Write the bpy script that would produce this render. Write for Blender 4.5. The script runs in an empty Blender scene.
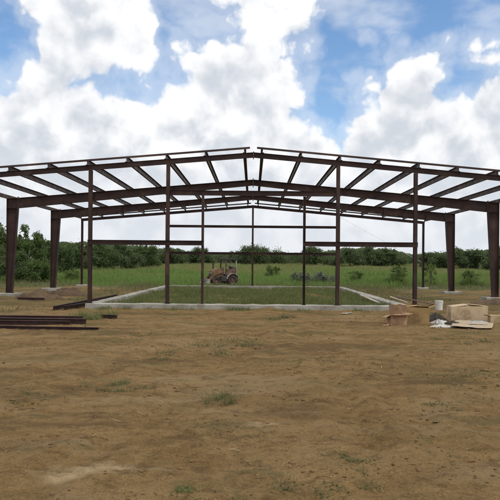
import bpy, math, random
import numpy as np
from mathutils import Vector, Matrix

# ------------------------------------------------------------------ camera, sky, sun, exposure
C = bpy.context.scene.collection
scene = bpy.context.scene
EYE = 1.8
ROLL = 0.0085
cam_d = bpy.data.cameras.new("camera")
cam = bpy.data.objects.new("camera", cam_d)
C.objects.link(cam)
cam_d.sensor_width = 36.0
cam_d.lens = 36.0 * 645.0 / 500.0
cam_d.shift_x = -0.005
cam_d.shift_y = 0.030
cam_d.clip_start = 0.1
cam_d.clip_end = 9000.0
cam.matrix_world = Matrix.Translation((0, 0, EYE)) @ Matrix.Rotation(math.pi / 2, 4, 'X') @ Matrix.Rotation(ROLL, 4, 'Z')
scene.camera = cam
scene.view_settings.view_transform = 'Standard'
scene.view_settings.look = 'None'
scene.view_settings.gamma = 1.0
scene.view_settings.use_curve_mapping = False
scene.view_settings.exposure = 0.15
scene.render.engine = 'CYCLES'
scene.cycles.max_bounces = 7
scene.cycles.diffuse_bounces = 4
scene.cycles.transmission_bounces = 5

SUN_EL, SUN_AZ = math.radians(58), math.radians(125)      # azimuth clockwise from +Y
sd = Vector((math.sin(SUN_AZ) * math.cos(SUN_EL), math.cos(SUN_AZ) * math.cos(SUN_EL), math.sin(SUN_EL)))
sun_d = bpy.data.lights.new("sun", 'SUN')
sun = bpy.data.objects.new("sun", sun_d)
C.objects.link(sun)
sun_d.energy = 1.5
sun_d.angle = math.radians(11)
sun_d.color = (1.0, 0.93, 0.82)
sun.rotation_euler = (-sd).to_track_quat('-Z', 'Y').to_euler()
sun.location = sd * 60


class NT:
    """small helper to wire shader nodes"""
    def __init__(self, tree):
        self.t = tree

    def n(self, kind, **kw):
        nd = self.t.nodes.new(kind)
        for k, v in kw.items():
            setattr(nd, k, v)
        return nd

    def put(self, sock, v):
        if isinstance(v, bpy.types.NodeSocket):
            self.t.links.new(v, sock)
        elif v is not None:
            sock.default_value = v

    def math(self, op, a, b=None, c=None, clamp=False):
        nd = self.n('ShaderNodeMath', operation=op)
        nd.use_clamp = clamp
        for i, v in enumerate((a, b, c)):
            self.put(nd.inputs[i], v)
        return nd.outputs[0]

    def vmath(self, op, a, b=None, c=None):
        nd = self.n('ShaderNodeVectorMath', operation=op)
        for i, v in enumerate((a, b, c)):
            self.put(nd.inputs[i], v)
        return nd.outputs['Value'] if op in ('LENGTH', 'DISTANCE', 'DOT_PRODUCT') else nd.outputs['Vector']

    def step(self, v, lo, hi, a=0.0, b=1.0, smooth=True):
        nd = self.n('ShaderNodeMapRange')
        nd.interpolation_type = 'SMOOTHSTEP' if smooth else 'LINEAR'
        self.put(nd.inputs['Value'], v)
        nd.inputs['From Min'].default_value = lo
        nd.inputs['From Max'].default_value = hi
        nd.inputs['To Min'].default_value = a
        nd.inputs['To Max'].default_value = b
        return nd.outputs[0]

    def noise(self, vec, scale, detail=4.0, rough=0.55, out='Fac', dist=0.0, dim='3D'):
        nd = self.n('ShaderNodeTexNoise', noise_dimensions=dim)
        self.put(nd.inputs['Vector'], vec)
        nd.inputs['Scale'].default_value = scale
        nd.inputs['Detail'].default_value = detail
        nd.inputs['Roughness'].default_value = rough
        nd.inputs['Distortion'].default_value = dist
        return nd.outputs[out]

    def voro(self, vec, scale, detail=3.0, rough=0.5, smooth=0.6):
        nd = self.n('ShaderNodeTexVoronoi', feature='SMOOTH_F1', voronoi_dimensions='2D')
        self.put(nd.inputs['Vector'], vec)
        nd.inputs['Scale'].default_value = scale
        nd.inputs['Detail'].default_value = detail
        nd.inputs['Roughness'].default_value = rough
        nd.inputs['Smoothness'].default_value = smooth
        return nd.outputs['Distance']

    def mix(self, f, a, b, blend='MIX'):
        nd = self.n('ShaderNodeMix', data_type='RGBA', blend_type=blend)
        self.put(nd.inputs[0], f)
        self.put(nd.inputs[6], a if isinstance(a, bpy.types.NodeSocket) else (*a[:3], 1.0))
        self.put(nd.inputs[7], b if isinstance(b, bpy.types.NodeSocket) else (*b[:3], 1.0))
        return nd.outputs[2]


def sky_uv(x, y):
    az = math.atan((x - 252.5) / 645.0)
    return az * 6.45, math.atan((265.0 - y) / 645.0 * math.cos(az)) * 6.45


HOLES = [(2, 38, 20, 30), (22, 42, 12, 20), (178, 14, 20, 18), (200, 24, 22, 20), (168, 40, 15, 15), (222, 34, 14, 10), (118, 81, 10, 6), (138, 79, 10, 6), (156, 73, 9, 7),
         (330, 28, 20, 22), (430, 6, 108, 38), (345, 62, 42, 44), (326, 108, 24, 26), (392, 38, 50, 22), (456, 62, 20, 18),
         (498, 58, 18, 12), (306, 62, 12, 20)]
PUFFS = [(478, 57, 15, 8), (404, 72, 24, 19), (378, 88, 19, 20), (430, 76, 22, 14), (392, 96, 30, 24), (286, 134, 26, 15),
         (215, 62, 26, 14), (180, 80, 18, 10)]


def build_world():
    w = bpy.data.worlds.new("World")
    scene.world = w
    w.use_nodes = True
    w.node_tree.nodes.clear()
    # node group: cloud field over (azimuth, elevation); positive = cloud, negative = clear sky
    g = bpy.data.node_groups.new("cloud_field", 'ShaderNodeTree')
    g.interface.new_socket("Vector", in_out='INPUT', socket_type='NodeSocketVector')
    g.interface.new_socket("Field", in_out='OUTPUT', socket_type='NodeSocketFloat')
    g.interface.new_socket("Body", in_out='OUTPUT', socket_type='NodeSocketFloat')
    t = NT(g)
    gi, go = t.n('NodeGroupInput'), t.n('NodeGroupOutput')
    p0 = gi.outputs[0]
    wn = t.vmath('SUBTRACT', t.noise(p0, 2.6, 2, 0.5, 'Color', dim='2D'), (0.5, 0.5, 0.5))
    p = t.vmath('ADD', p0, t.vmath('MULTIPLY', wn, (0.20, 0.18, 0.0)))
    # puffs: big ones carrying smaller ones carrying smaller ones
    b1 = t.math('SUBTRACT', 0.50, t.voro(p, 2.4, 0.0, 0.5, 0.35))
    b2 = t.math('SUBTRACT', 0.50, t.voro(p, 5.6, 0.0, 0.5, 0.35))
    b3 = t.math('SUBTRACT', 0.45, t.voro(p, 13.0, 1.0, 0.5, 0.35))
    fine = t.math('SUBTRACT', t.noise(p, 9.0, 5, 0.6, dim='2D'), 0.5)
    body = t.math('MULTIPLY', b1, 0.62)
    body = t.math('ADD', body, t.math('MULTIPLY', b2, 0.29))
    body = t.math('ADD', body, t.math('MULTIPLY', b3, 0.10))
    shape = t.math('ADD', body, t.math('MULTIPLY', fine, 0.13))
    body = t.math('ADD', body, t.math('MULTIPLY', fine, 0.06))
    # clear gaps (centre, radii in degrees-like units) and separate puffs standing in them
    d = None
    for (x, y, rx, ry) in HOLES:
        u, v = sky_uv(x, y)
        q = t.vmath('MULTIPLY', t.vmath('SUBTRACT', p, (u, v, 0)), (100.0 / rx, 100.0 / ry, 0))
        e = t.math('MULTIPLY', t.math('SUBTRACT', t.vmath('LENGTH', q), 1.0), min(rx, ry) / 100.0)
        d = e if d is None else t.math('MINIMUM', d, e)
    for (x, y, rx, ry) in PUFFS:
        u, v = sky_uv(x, y)
        q = t.vmath('MULTIPLY', t.vmath('SUBTRACT', p, (u, v, 0)), (100.0 / rx, 100.0 / ry, 0))
        e = t.math('MULTIPLY', t.math('SUBTRACT', 1.0, t.vmath('LENGTH', q)), min(rx, ry) / 100.0)
        d = t.math('MAXIMUM', d, e)
    dm = t.math('MAXIMUM', t.math('MINIMUM', d, 0.5), -0.30)
    g.links.new(t.math('ADD', dm, t.math('MULTIPLY', t.math('SUBTRACT', shape, 0.12), 0.46)), go.inputs[0])
    g.links.new(body, go.inputs[1])

    t = NT(w.node_tree)
    geo = t.n('ShaderNodeTexCoord').outputs['Generated']
    sep = t.n('ShaderNodeSeparateXYZ')
    t.put(sep.inputs[0], geo)
    X, Y, Z = sep.outputs
    az = t.math('ARCTAN2', X, Y)
    hyp = t.math('SQRT', t.math('ADD', t.math('MULTIPLY', X, X), t.math('MULTIPLY', Y, Y)))
    el = t.math('ARCTAN2', Z, hyp)
    cmb = t.n('ShaderNodeCombineXYZ')
    t.put(cmb.inputs[0], t.math('MULTIPLY', az, 6.45))
    t.put(cmb.inputs[1], t.math('MULTIPLY', el, 6.45))
    p = cmb.outputs[0]

    def field(vec):
        nd = t.n('ShaderNodeGroup')
        nd.node_tree = g
        t.put(nd.inputs[0], vec)
        return nd.outputs
    a = field(p)
    b = field(t.vmath('ADD', p, (0.05, 0.16, 0.0)))
    alpha = t.step(a[0], -0.05, 0.085)
    # soft wisps: part of the clear sky carries a thin veil
    sp = t.vmath('MULTIPLY', p, (0.7, 1.6, 1.0))
    veil = t.math('MULTIPLY', t.step(t.noise(sp, 1.4, 4, 0.5, dim='2D'), 0.42, 0.72), 0.45)
    haze_edge = t.step(a[0], -0.22, 0.0, 0.0, 0.35)
    alpha = t.math('MAXIMUM', alpha, t.math('MAXIMUM', veil, haze_edge))
    lit = t.math('SUBTRACT', a[1], b[1])
    big = t.step(t.noise(t.vmath('ADD', p, (3.1, 1.7, 0)), 1.1, 3, 0.55, dim='2D'), 0.36, 0.64)
    rim = t.step(a[0], 0.0, 0.34, 1.0, 0.0)
    s = t.math('ADD', 0.27, t.math('MULTIPLY', lit, 1.5))
    s = t.math('ADD', s, t.math('MULTIPLY', big, 0.42))
    s = t.math('ADD', s, t.math('MULTIPLY', rim, 0.42), clamp=True)
    s = t.step(s, -0.05, 1.0)
    lowpale = t.step(el, 0.02, 0.20, 1.0, 0.0)
    cloud = t.mix(s, (0.58, 0.62, 0.68), (0.92, 0.925, 0.935))
    cloud = t.mix(t.math('MULTIPLY', lowpale, 0.7), cloud, (0.70, 0.735, 0.785))
    alpha = t.math('MAXIMUM', alpha, t.math('MULTIPLY', lowpale, 0.85))
    sky = t.n('ShaderNodeTexSky', sky_type='NISHITA')
    sky.sun_disc = False
    sky.sun_elevation = SUN_EL
    sky.sun_rotation = SUN_AZ
    sky.air_density = 1.0
    sky.dust_density = 0.1
    sky.ozone_density = 1.6
    b1 = t.n('ShaderNodeBackground')
    hs = t.n('ShaderNodeHueSaturation')
    hs.inputs['Saturation'].default_value = 1.12
    t.put(hs.inputs['Color'], sky.outputs[0])
    t.put(b1.inputs[0], hs.outputs[0])
    b1.inputs[1].default_value = 0.145
    b2 = t.n('ShaderNodeBackground')
    t.put(b2.inputs[0], cloud)
    b2.inputs[1].default_value = 1.0
    mx = t.n('ShaderNodeMixShader')
    t.put(mx.inputs[0], alpha)
    t.put(mx.inputs[1], b1.outputs[0])
    t.put(mx.inputs[2], b2.outputs[0])
    out = t.n('ShaderNodeOutputWorld')
    t.put(out.inputs[0], mx.outputs[0])
    w.cycles.sampling_method = 'MANUAL'
    w.cycles.sample_map_resolution = 512


build_world()

# ------------------------------------------------------------------ numpy noise
_rs = np.random.RandomState(7)
_PERM = _rs.permutation(512)
_GA = _rs.rand(512) * 2 * math.pi


def perlin(x, y):
    x = np.asarray(x, float); y = np.asarray(y, float)
    xi = np.floor(x).astype(int); yi = np.floor(y).astype(int)
    xf = x - xi; yf = y - yi

    def gr(ix, iy, dx, dy):
        h = _PERM[(_PERM[ix & 511] + iy) & 511]
        return np.cos(_GA[h]) * dx + np.sin(_GA[h]) * dy
    u = xf * xf * xf * (xf * (xf * 6 - 15) + 10)
    v = yf * yf * yf * (yf * (yf * 6 - 15) + 10)
    a = gr(xi, yi, xf, yf); b = gr(xi + 1, yi, xf - 1, yf)
    c = gr(xi, yi + 1, xf, yf - 1); d = gr(xi + 1, yi + 1, xf - 1, yf - 1)
    return (a + (b - a) * u) * (1 - v) + (c + (d - c) * u) * v


def fbm(x, y, octv=4, gain=0.5):
    s, amp = 0, 1.0
    for i in range(octv):
        s = s + amp * perlin(x * 2 ** i + 17.3 * i, y * 2 ** i + 9.1 * i)
        amp *= gain
    return s


def sstep(a, b, v):
    t = np.clip((np.asarray(v, float) - a) / (b - a), 0, 1)
    return t * t * (3 - 2 * t)


def ground_h(x, y):
    x = np.asarray(x, float); y = np.asarray(y, float)
    near = 1 - sstep(30, 60, y)
    h = 0.045 * fbm(x * 0.45, y * 0.45, 3) * (0.4 + 0.6 * near)
    # scrape ridges left by machine blades, roughly crosswise
    wob = fbm(x * 0.5 + 40, y * 0.5, 2)
    rid = np.abs(perlin(x * 0.55 + y * 0.25 + wob, (y - 0.18 * x) * 2.3 + wob * 1.4))
    h = h + 0.040 * (rid - 0.25) * near
    h = h + 0.020 * fbm(x * 2.1, y * 2.4, 3) * near
    cl = np.clip(fbm(x * 6.5 + 11, y * 6.5, 3) - 0.12, 0, 1)
    h = h + 0.05 * cl * near * (0.35 + 0.65 * sstep(-0.1, 0.35, perlin(x * 0.6 + 5, y * 0.8 + 3)))
    h = h - 0.02 * near
    # machine tyre ruts
    for (a, b, w) in ((-1.9, 0.09, 0.22), (0.1, 0.09, 0.22), (3.6, -0.16, 0.2), (5.3, -0.16, 0.2), (-4.4, 0.22, 0.2), (-6.2, 0.22, 0.2)):
        cx = a + b * y + 0.5 * np.sin(y * 0.23 + a)
        dd = (x - cx) / w
        fade = sstep(3, 7, y) * (1 - sstep(18, 23, y))
        lug = np.sin((y + np.abs(dd) * w * 1.2) * 24) * np.exp(-dd ** 4) * 0.012
        brk = 0.35 + 0.65 * sstep(-.25, .25, perlin(x * .2 + a, y * .45 + a * 7))
        h = h - fade * brk * (0.04 * np.exp(-dd * dd) - 0.024 * np.exp(-(np.abs(dd) - 1.6) ** 2 * 3) + lug)
    bank = (0.5 + 0.8 * perlin(x * 0.7 + 3, y * 0 + 2)) * np.exp(-((y - 25.52) / 0.35) ** 2) * sstep(-7.6, -6.4, x) * (1 - sstep(6, 7, x))
    h = h + 0.13 * np.clip(bank, 0, 1) * (y < 25.7)
    for (px_, py_) in ((-12.75, 34.06), (12.75, 34.06), (-12.75, 41.5), (12.75, 41.5), (-12.8, 48.6), (12.8, 48.6)):
        r2 = ((x - px_) / 1.2) ** 2 + ((y - py_) / 1.0) ** 2
        h = h + 0.13 * np.exp(-r2 * r2 * .6) * (0.75 + .5 * perlin(x * 1.1, y * 1.1))
    h = h + 2.0 * sstep(62, 165, y)
    return h


def gz(x, y):
    return float(ground_h(np.array([x]), np.array([y]))[0])


# ------------------------------------------------------------------ material helpers
def new_mat(name):
    m = bpy.data.materials.new(name)
    m.use_nodes = True
    m.node_tree.nodes.clear()
    t = NT(m.node_tree)
    out = t.n('ShaderNodeOutputMaterial')
    return m, t, out


def surf_mat(name, c1, c2, rough=0.8, scale=6.0, bump=0.2, bscale=40.0, stain=None, metal=0.0, spec=0.3, bdist=0.01):
    m, t, out = new_mat(name)
    co = t.n('ShaderNodeTexCoord').outputs['Object']
    n1 = t.step(t.noise(co, scale, 6, 0.6), 0.35, 0.68)
    col = t.mix(n1, c1, c2)
    if stain:
        n2 = t.step(t.noise(t.vmath('ADD', co, (4, 9, 2)), scale * 0.45, 5, 0.65), 0.5, 0.68)
        col = t.mix(t.math('MULTIPLY', n2, stain[1]), col, stain[0])
    bs = t.n('ShaderNodeBsdfPrincipled')
    t.put(bs.inputs['Base Color'], col)
    t.put(bs.inputs['Roughness'], t.step(t.noise(co, scale * 2.3, 4), 0.3, 0.7, rough - 0.12, min(rough + 0.1, 1.0)))
    bs.inputs['Metallic'].default_value = metal
    bs.inputs['Specular IOR Level'].default_value = spec
    if bump:
        bp = t.n('ShaderNodeBump')
        bp.inputs['Strength'].default_value = bump
        bp.inputs['Distance'].default_value = bdist
        t.put(bp.inputs['Height'], t.noise(co, bscale, 5, 0.6))
        t.put(bs.inputs['Normal'], bp.outputs[0])
    t.put(out.inputs[0], bs.outputs[0])
    return m


def leaf_mat(name, dark, mid, light, trans=0.25, patch=0.5, ripe=None):
    m, t, out = new_mat(name)
    isl = t.n('ShaderNodeNewGeometry').outputs['Random Per Island']
    ps = t.n('ShaderNodeNewGeometry').outputs['Position']
    col = t.mix(t.step(isl, 0.0, 0.6, smooth=False), dark, mid)
    col = t.mix(t.step(isl, 0.6, 1.0, smooth=False), col, light)
    n = t.step(t.noise(ps, patch, 3, 0.5), 0.38, 0.62)
    col = t.mix(t.math('MULTIPLY', n, 0.45), col, mid)
    if ripe:
        # ripening seed heads: drifts of straw-coloured stems, commoner in the far half of the field
        sy = t.n('ShaderNodeSeparateXYZ')
        t.put(sy.inputs[0], ps)
        rn = t.noise(t.vmath('MULTIPLY', ps, (0.05, 0.035, 0.0)), 1.0, 4, 0.6)
        rp = t.step(t.math('ADD', rn, t.step(sy.outputs[1], 60.0, 130.0, -0.06, 0.16)), 0.44, 0.66)
        col = t.mix(t.math('MULTIPLY', rp, t.step(isl, 0.1, 0.8, 0.35, 0.9)), col, ripe)
    df = t.n('ShaderNodeBsdfPrincipled')
    t.put(df.inputs['Base Color'], col)
    df.inputs['Roughness'].default_value = 0.65
    df.inputs['Specular IOR Level'].default_value = 0.2
    tr = t.n('ShaderNodeBsdfTranslucent')
    t.put(tr.inputs[0], col)
    mx = t.n('ShaderNodeMixShader')
    mx.inputs[0].default_value = trans
    t.put(mx.inputs[1], df.outputs[0])
    t.put(mx.inputs[2], tr.outputs[0])
    t.put(out.inputs[0], mx.outputs[0])
    return m


M = {}
M['steel'] = surf_mat('red_oxide_steel', (0.034, 0.018, 0.016), (0.052, 0.026, 0.022), 0.62, 1.2, 0.08, 60, ((0.105, 0.060, 0.045), 0.65), spec=0.3)
M['steel_old'] = surf_mat('weathered_steel', (0.050, 0.026, 0.024), (0.080, 0.045, 0.040), 0.7, 2.2, 0.15, 50, ((0.15, 0.095, 0.065), 0.75))
M['galv'] = surf_mat('galvanised_metal', (0.42, 0.43, 0.44), (0.55, 0.56, 0.57), 0.45, 5, 0.05, 60, metal=0.6)
M['concrete'] = surf_mat('pale_concrete', (0.28, 0.265, 0.23), (0.40, 0.385, 0.345), 0.9, 1.6, 0.6, 26, ((0.19, 0.15, 0.10), 0.85))
M['cardboard'] = surf_mat('cardboard', (0.31, 0.20, 0.085), (0.39, 0.26, 0.12), 0.85, 3.5, 0.3, 14, ((0.15, 0.095, 0.05), 0.75))
M['cardboard_pale'] = surf_mat('pale_cardboard', (0.50, 0.38, 0.24), (0.58, 0.46, 0.31), 0.85, 3.5, 0.3, 14, ((0.26, 0.175, 0.095), 0.7))
M['cardboard_pink'] = surf_mat('dirty_cardboard', (0.34, 0.20, 0.115), (0.43, 0.285, 0.175), 0.85, 5, 0.3, 14, ((0.17, 0.10, 0.06), 0.75))
M['sheet'] = surf_mat('flat_cardboard', (0.40, 0.32, 0.22), (0.50, 0.41, 0.30), 0.9, 2.5, 0.3, 14, ((0.26, 0.18, 0.11), 0.6))
M['tape'] = surf_mat('packing_tape', (0.62, 0.52, 0.38), (0.70, 0.60, 0.46), 0.35, 5, 0.0)
M['white_plastic'] = surf_mat('white_plastic', (0.66, 0.66, 0.63), (0.75, 0.75, 0.72), 0.4, 4, 0.05, 30, ((0.42, 0.37, 0.29), 0.6))
M['film'] = surf_mat('plastic_film', (0.44, 0.43, 0.41), (0.54, 0.53, 0.51), 0.5, 6, 0.2, 30, ((0.26, 0.22, 0.17), 0.75))
M['grey_film'] = surf_mat('grey_plastic_film', (0.30, 0.30, 0.31), (0.40, 0.40, 0.41), 0.4, 6, 0.2, 30, ((0.25, 0.2, 0.16), 0.5))
M['dark_cloth'] = surf_mat('dark_cloth', (0.035, 0.030, 0.026), (0.06, 0.05, 0.04), 0.9, 6, 0.4, 30)
M['board_dark'] = surf_mat('dark_board', (0.10, 0.060, 0.040), (0.15, 0.09, 0.06), 0.8, 3, 0.2, 30)
M['board_pale'] = surf_mat('pale_board', (0.50, 0.44, 0.35), (0.62, 0.56, 0.46), 0.8, 3, 0.2, 30, ((0.30, 0.22, 0.14), 0.5))
M['orange'] = surf_mat('faded_orange_paint', (0.17, 0.095, 0.052), (0.25, 0.165, 0.095), 0.75, 4.5, 0.1, 30, ((0.07, 0.045, 0.033), 0.95))
M['rust'] = surf_mat('rusty_iron', (0.10, 0.055, 0.04), (0.17, 0.10, 0.075), 0.85, 4, 0.2, 30, ((0.22, 0.18, 0.16), 0.5))
M['iron'] = surf_mat('dark_iron', (0.045, 0.042, 0.040), (0.08, 0.072, 0.066), 0.7, 4, 0.2, 30)
M['rubber'] = surf_mat('tyre_rubber', (0.025, 0.024, 0.022), (0.05, 0.045, 0.04), 0.85, 4, 0.3, 30, ((0.14, 0.10, 0.07), 0.6))
M['pale_metal'] = surf_mat('pale_grey_metal', (0.30, 0.28, 0.26), (0.40, 0.37, 0.34), 0.65, 4, 0.1, 30, ((0.16, 0.11, 0.08), 0.7))
M['bark'] = surf_mat('bark', (0.09, 0.07, 0.05), (0.15, 0.12, 0.09), 0.9, 4, 0.6, 20)
M['soil'] = surf_mat('soil_heap', (0.095, 0.062, 0.036), (0.15, 0.098, 0.058), 0.95, 3, 0.8, 9, ((0.06, 0.04, 0.025), 0.7), bdist=0.05)
M['clod'] = surf_mat('dirt_clod', (0.14, 0.085, 0.038), (0.21, 0.135, 0.066), 0.95, 1.4, 0.5, 60)

M['leaf_a'] = leaf_mat('leaves_mid_green', (0.080, 0.130, 0.040), (0.118, 0.175, 0.056), (0.165, 0.225, 0.080), 0.45)
M['leaf_b'] = leaf_mat('leaves_dark_green', (0.078, 0.120, 0.046), (0.112, 0.160, 0.062), (0.150, 0.200, 0.080), 0.45)
M['leaf_c'] = leaf_mat('leaves_far_green', (0.098, 0.142, 0.064), (0.128, 0.172, 0.078), (0.160, 0.200, 0.096), 0.45, 0.12)
M['leaf_bush'] = leaf_mat('bush_leaves', (0.12, 0.175, 0.055), (0.17, 0.235, 0.075), (0.24, 0.29, 0.11), 0.55)
M['leaf_grey'] = leaf_mat('grey_green_leaves', (0.13, 0.16, 0.11), (0.19, 0.22, 0.16), (0.27, 0.29, 0.22), 0.4)
M['grass'] = leaf_mat('tall_grass_blades', (0.125, 0.205, 0.046), (0.180, 0.280, 0.070), (0.28, 0.33, 0.12), 0.45, 0.1, (0.32, 0.29, 0.135))
M['weed'] = leaf_mat('weed_blades', (0.115, 0.155, 0.048), (0.170, 0.200, 0.072), (0.28, 0.27, 0.125), 0.45, 0.8)
M['dry_weed'] = leaf_mat('dull_weed_blades', (0.125, 0.130, 0.052), (0.185, 0.180, 0.082), (0.30, 0.26, 0.14), 0.45, 0.8)
M['straw'] = leaf_mat('dead_straw', (0.07, 0.042, 0.02), (0.20, 0.13, 0.065), (0.36, 0.27, 0.15), 0.05, 0.8)


def ground_mat():
    m, t, out = new_mat('bare_earth')
    ps = t.n('ShaderNodeNewGeometry').outputs['Position']
    sep = t.n('ShaderNodeSeparateXYZ')
    t.put(sep.inputs[0], ps)
    X, Y, Z = sep.outputs
    wide = t.noise(ps, 0.23, 5, 0.6)
    st = t.vmath('MULTIPLY', ps, (0.45, 1.15, 1.0))
    streak = t.noise(st, 1.15, 6, 0.62, dist=0.5)
    fine = t.noise(ps, 6.5, 6, 0.65)
    grit = t.noise(ps, 38.0, 4, 0.7)
    col = t.mix(t.step(streak, 0.36, 0.64), (0.211, 0.125, 0.045), (0.308, 0.195, 0.080))
    col = t.mix(t.math('MULTIPLY', t.step(wide, 0.46, 0.66), 0.6), col, (0.308, 0.206, 0.094))
    col = t.mix(t.math('MULTIPLY', t.step(fine, 0.52, 0.62), 0.55), col, (0.097, 0.058, 0.024))
    col = t.mix(t.math('MULTIPLY', t.step(fine, 0.46, 0.30), 0.4), col, (0.365, 0.245, 0.113))
    col = t.mix(t.math('MULTIPLY', t.step(grit, 0.54, 0.62), 0.60), col, (0.085, 0.053, 0.021))
    col = t.mix(t.math('MULTIPLY', t.step(grit, 0.44, 0.36), 0.50), col, (0.456, 0.322, 0.160))
    sand = t.noise(ps, 120.0, 2, 0.6)
    col = t.mix(t.step(sand, 0.38, 0.62, 0.0, 0.35), col, (0.410, 0.283, 0.137))
    col = t.mix(t.step(sand, 0.42, 0.30, 0.0, 0.6), col, (0.080, 0.050, 0.022))
    # larger drifts: damp dark scrapes, dusty pale ones, old thin moss
    dr = t.noise(t.vmath('MULTIPLY', ps, (0.35, 0.75, 1)), 0.75, 6, 0.66, dist=0.7)
    col = t.mix(t.math('MULTIPLY', t.step(dr, 0.52, 0.62), 0.62), col, (0.125, 0.078, 0.037))
    col = t.mix(t.math('MULTIPLY', t.step(dr, 0.47, 0.38), 0.55), col, (0.345, 0.245, 0.135))
    ms = t.noise(t.vmath('ADD', t.vmath('MULTIPLY', ps, (0.5, 1.0, 1)), (30, 4, 0)), 1.1, 6, 0.68)
    col = t.mix(t.math('MULTIPLY', t.step(ms, 0.56, 0.66), 0.5), col, (0.115, 0.105, 0.045))
    mot = t.noise(t.vmath('MULTIPLY', ps, (0.8, 1.0, 1)), 3.1, 4, 0.7, dist=0.4)
    col = t.mix(t.math('MULTIPLY', t.step(mot, 0.53, 0.66), 0.55), col, (0.120, 0.071, 0.028))
    col = t.mix(t.math('MULTIPLY', t.step(mot, 0.46, 0.34), 0.5), col, (0.376, 0.250, 0.113))
    # dry pale sand patches, with their own outlines
    for (cx, cy, rx, ry, k) in ((-1.56, 5.72, 0.30, 0.20, 0.95), (-1.22, 5.86, 0.26, 0.11, 0.75), (-0.80, 5.78, 0.10, 0.05, 0.4), (-0.55, 8.1, 0.5, 0.12, 0.25), (0.15, 7.35, 0.18, 0.09, 0.5), (-1.6, 8.6, 0.9, 0.25, 0.3), (2.9, 6.3, 0.35, 0.15, 0.35)):
        wv = t.vmath('ADD', ps, t.vmath('MULTIPLY', t.vmath('SUBTRACT', t.noise(ps, 3.5, 5, 0.6, 'Color'), (0.500, 0.500, 0.500)), (0.5, 0.4, 0)))
        q = t.vmath('MULTIPLY', t.vmath('SUBTRACT', wv, (cx, cy, 0)), (1 / rx, 1 / ry, 0))
        f = t.math('MULTIPLY', t.math('MULTIPLY', t.step(t.vmath('LENGTH', q), 1.5, 0.3), t.step(fine, 0.62, 0.42, 0.35, 1.0)), k)
        col = t.mix(f, col, (0.536, 0.401, 0.235))
    # thin dead growth and moss toward the slab, soil under the field is green-brown
    gn = t.step(t.noise(t.vmath('MULTIPLY', ps, (0.5, 1.0, 1)), 0.8, 5, 0.62), 0.50, 0.66)
    band = t.step(Y, 6.0, 19.0, 0.12, 0.70)
    col = t.mix(t.math('MULTIPLY', gn, band), col, (0.142, 0.116, 0.043))
    col = t.mix(t.math('MULTIPLY', t.step(Y, 25.0, 29.0), t.step(t.noise(ps, 0.35, 4, 0.6), 0.38, 0.6, 0.15, 0.75)), col, (0.120, 0.102, 0.039))
    col = t.mix(t.step(t.math('ADD', Y, t.math('MULTIPLY', wide, 10.0)), 53.0, 58.0), col, (0.095, 0.120, 0.045))
    bs = t.n('ShaderNodeBsdfPrincipled')
    t.put(bs.inputs['Base Color'], col)
    bs.inputs['Roughness'].default_value = 0.95
    bs.inputs['Specular IOR Level'].default_value = 0.1
    h = t.math('ADD', t.math('MULTIPLY', t.noise(ps, 9.0, 7, 0.68), 1.0), t.math('MULTIPLY', grit, 0.3))
    h = t.math('ADD', h, t.math('MULTIPLY', streak, 1.2))
    bp = t.n('ShaderNodeBump')
    bp.inputs['Strength'].default_value = 1.0
    bp.inputs['Distance'].default_value = 0.10
    t.put(bp.inputs['Height'], h)
    t.put(bs.inputs['Normal'], bp.outputs[0])
    t.put(out.inputs[0], bs.outputs[0])
    return m


# ------------------------------------------------------------------ object helpers
def tag(o, label=None, cat=None, group=None, kind=None):
    if label: o['label'] = label
    if cat: o['category'] = cat
    if group: o['group'] = group
    if kind: o['kind'] = kind
    return o


def empty(name, loc=(0, 0, 0), rz=0.0, label=None, cat=None, group=None):
    o = bpy.data.objects.new(name, None)
    o.empty_display_size = 0.2
    C.objects.link(o)
    o.location = loc
    o.rotation_euler = (0, 0, rz)
    return tag(o, label, cat, group)


def np_mesh(name, verts, faces, mat, parent=None, smooth=False):
    """verts (n,3), faces (m,k) arrays"""
    me = bpy.data.meshes.new(name)
    verts = np.asarray(verts, np.float32); faces = np.asarray(faces, np.int32)
    k = faces.shape[1]
    me.vertices.add(len(verts)); me.vertices.foreach_set('co', verts.ravel())
    me.loops.add(faces.size); me.loops.foreach_set('vertex_index', faces.ravel())
    me.polygons.add(len(faces))
    me.polygons.foreach_set('loop_start', np.arange(0, faces.size, k, dtype=np.int32))
    me.polygons.foreach_set('loop_total', np.full(len(faces), k, np.int32))
    if smooth:
        me.polygons.foreach_set('use_smooth', np.ones(len(faces), bool))
    me.update(calc_edges=True)
    me.validate()
    me.materials.append(mat)
    o = bpy.data.objects.new(name, me)
    C.objects.link(o)
    if parent: o.parent = parent
    return o


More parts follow.
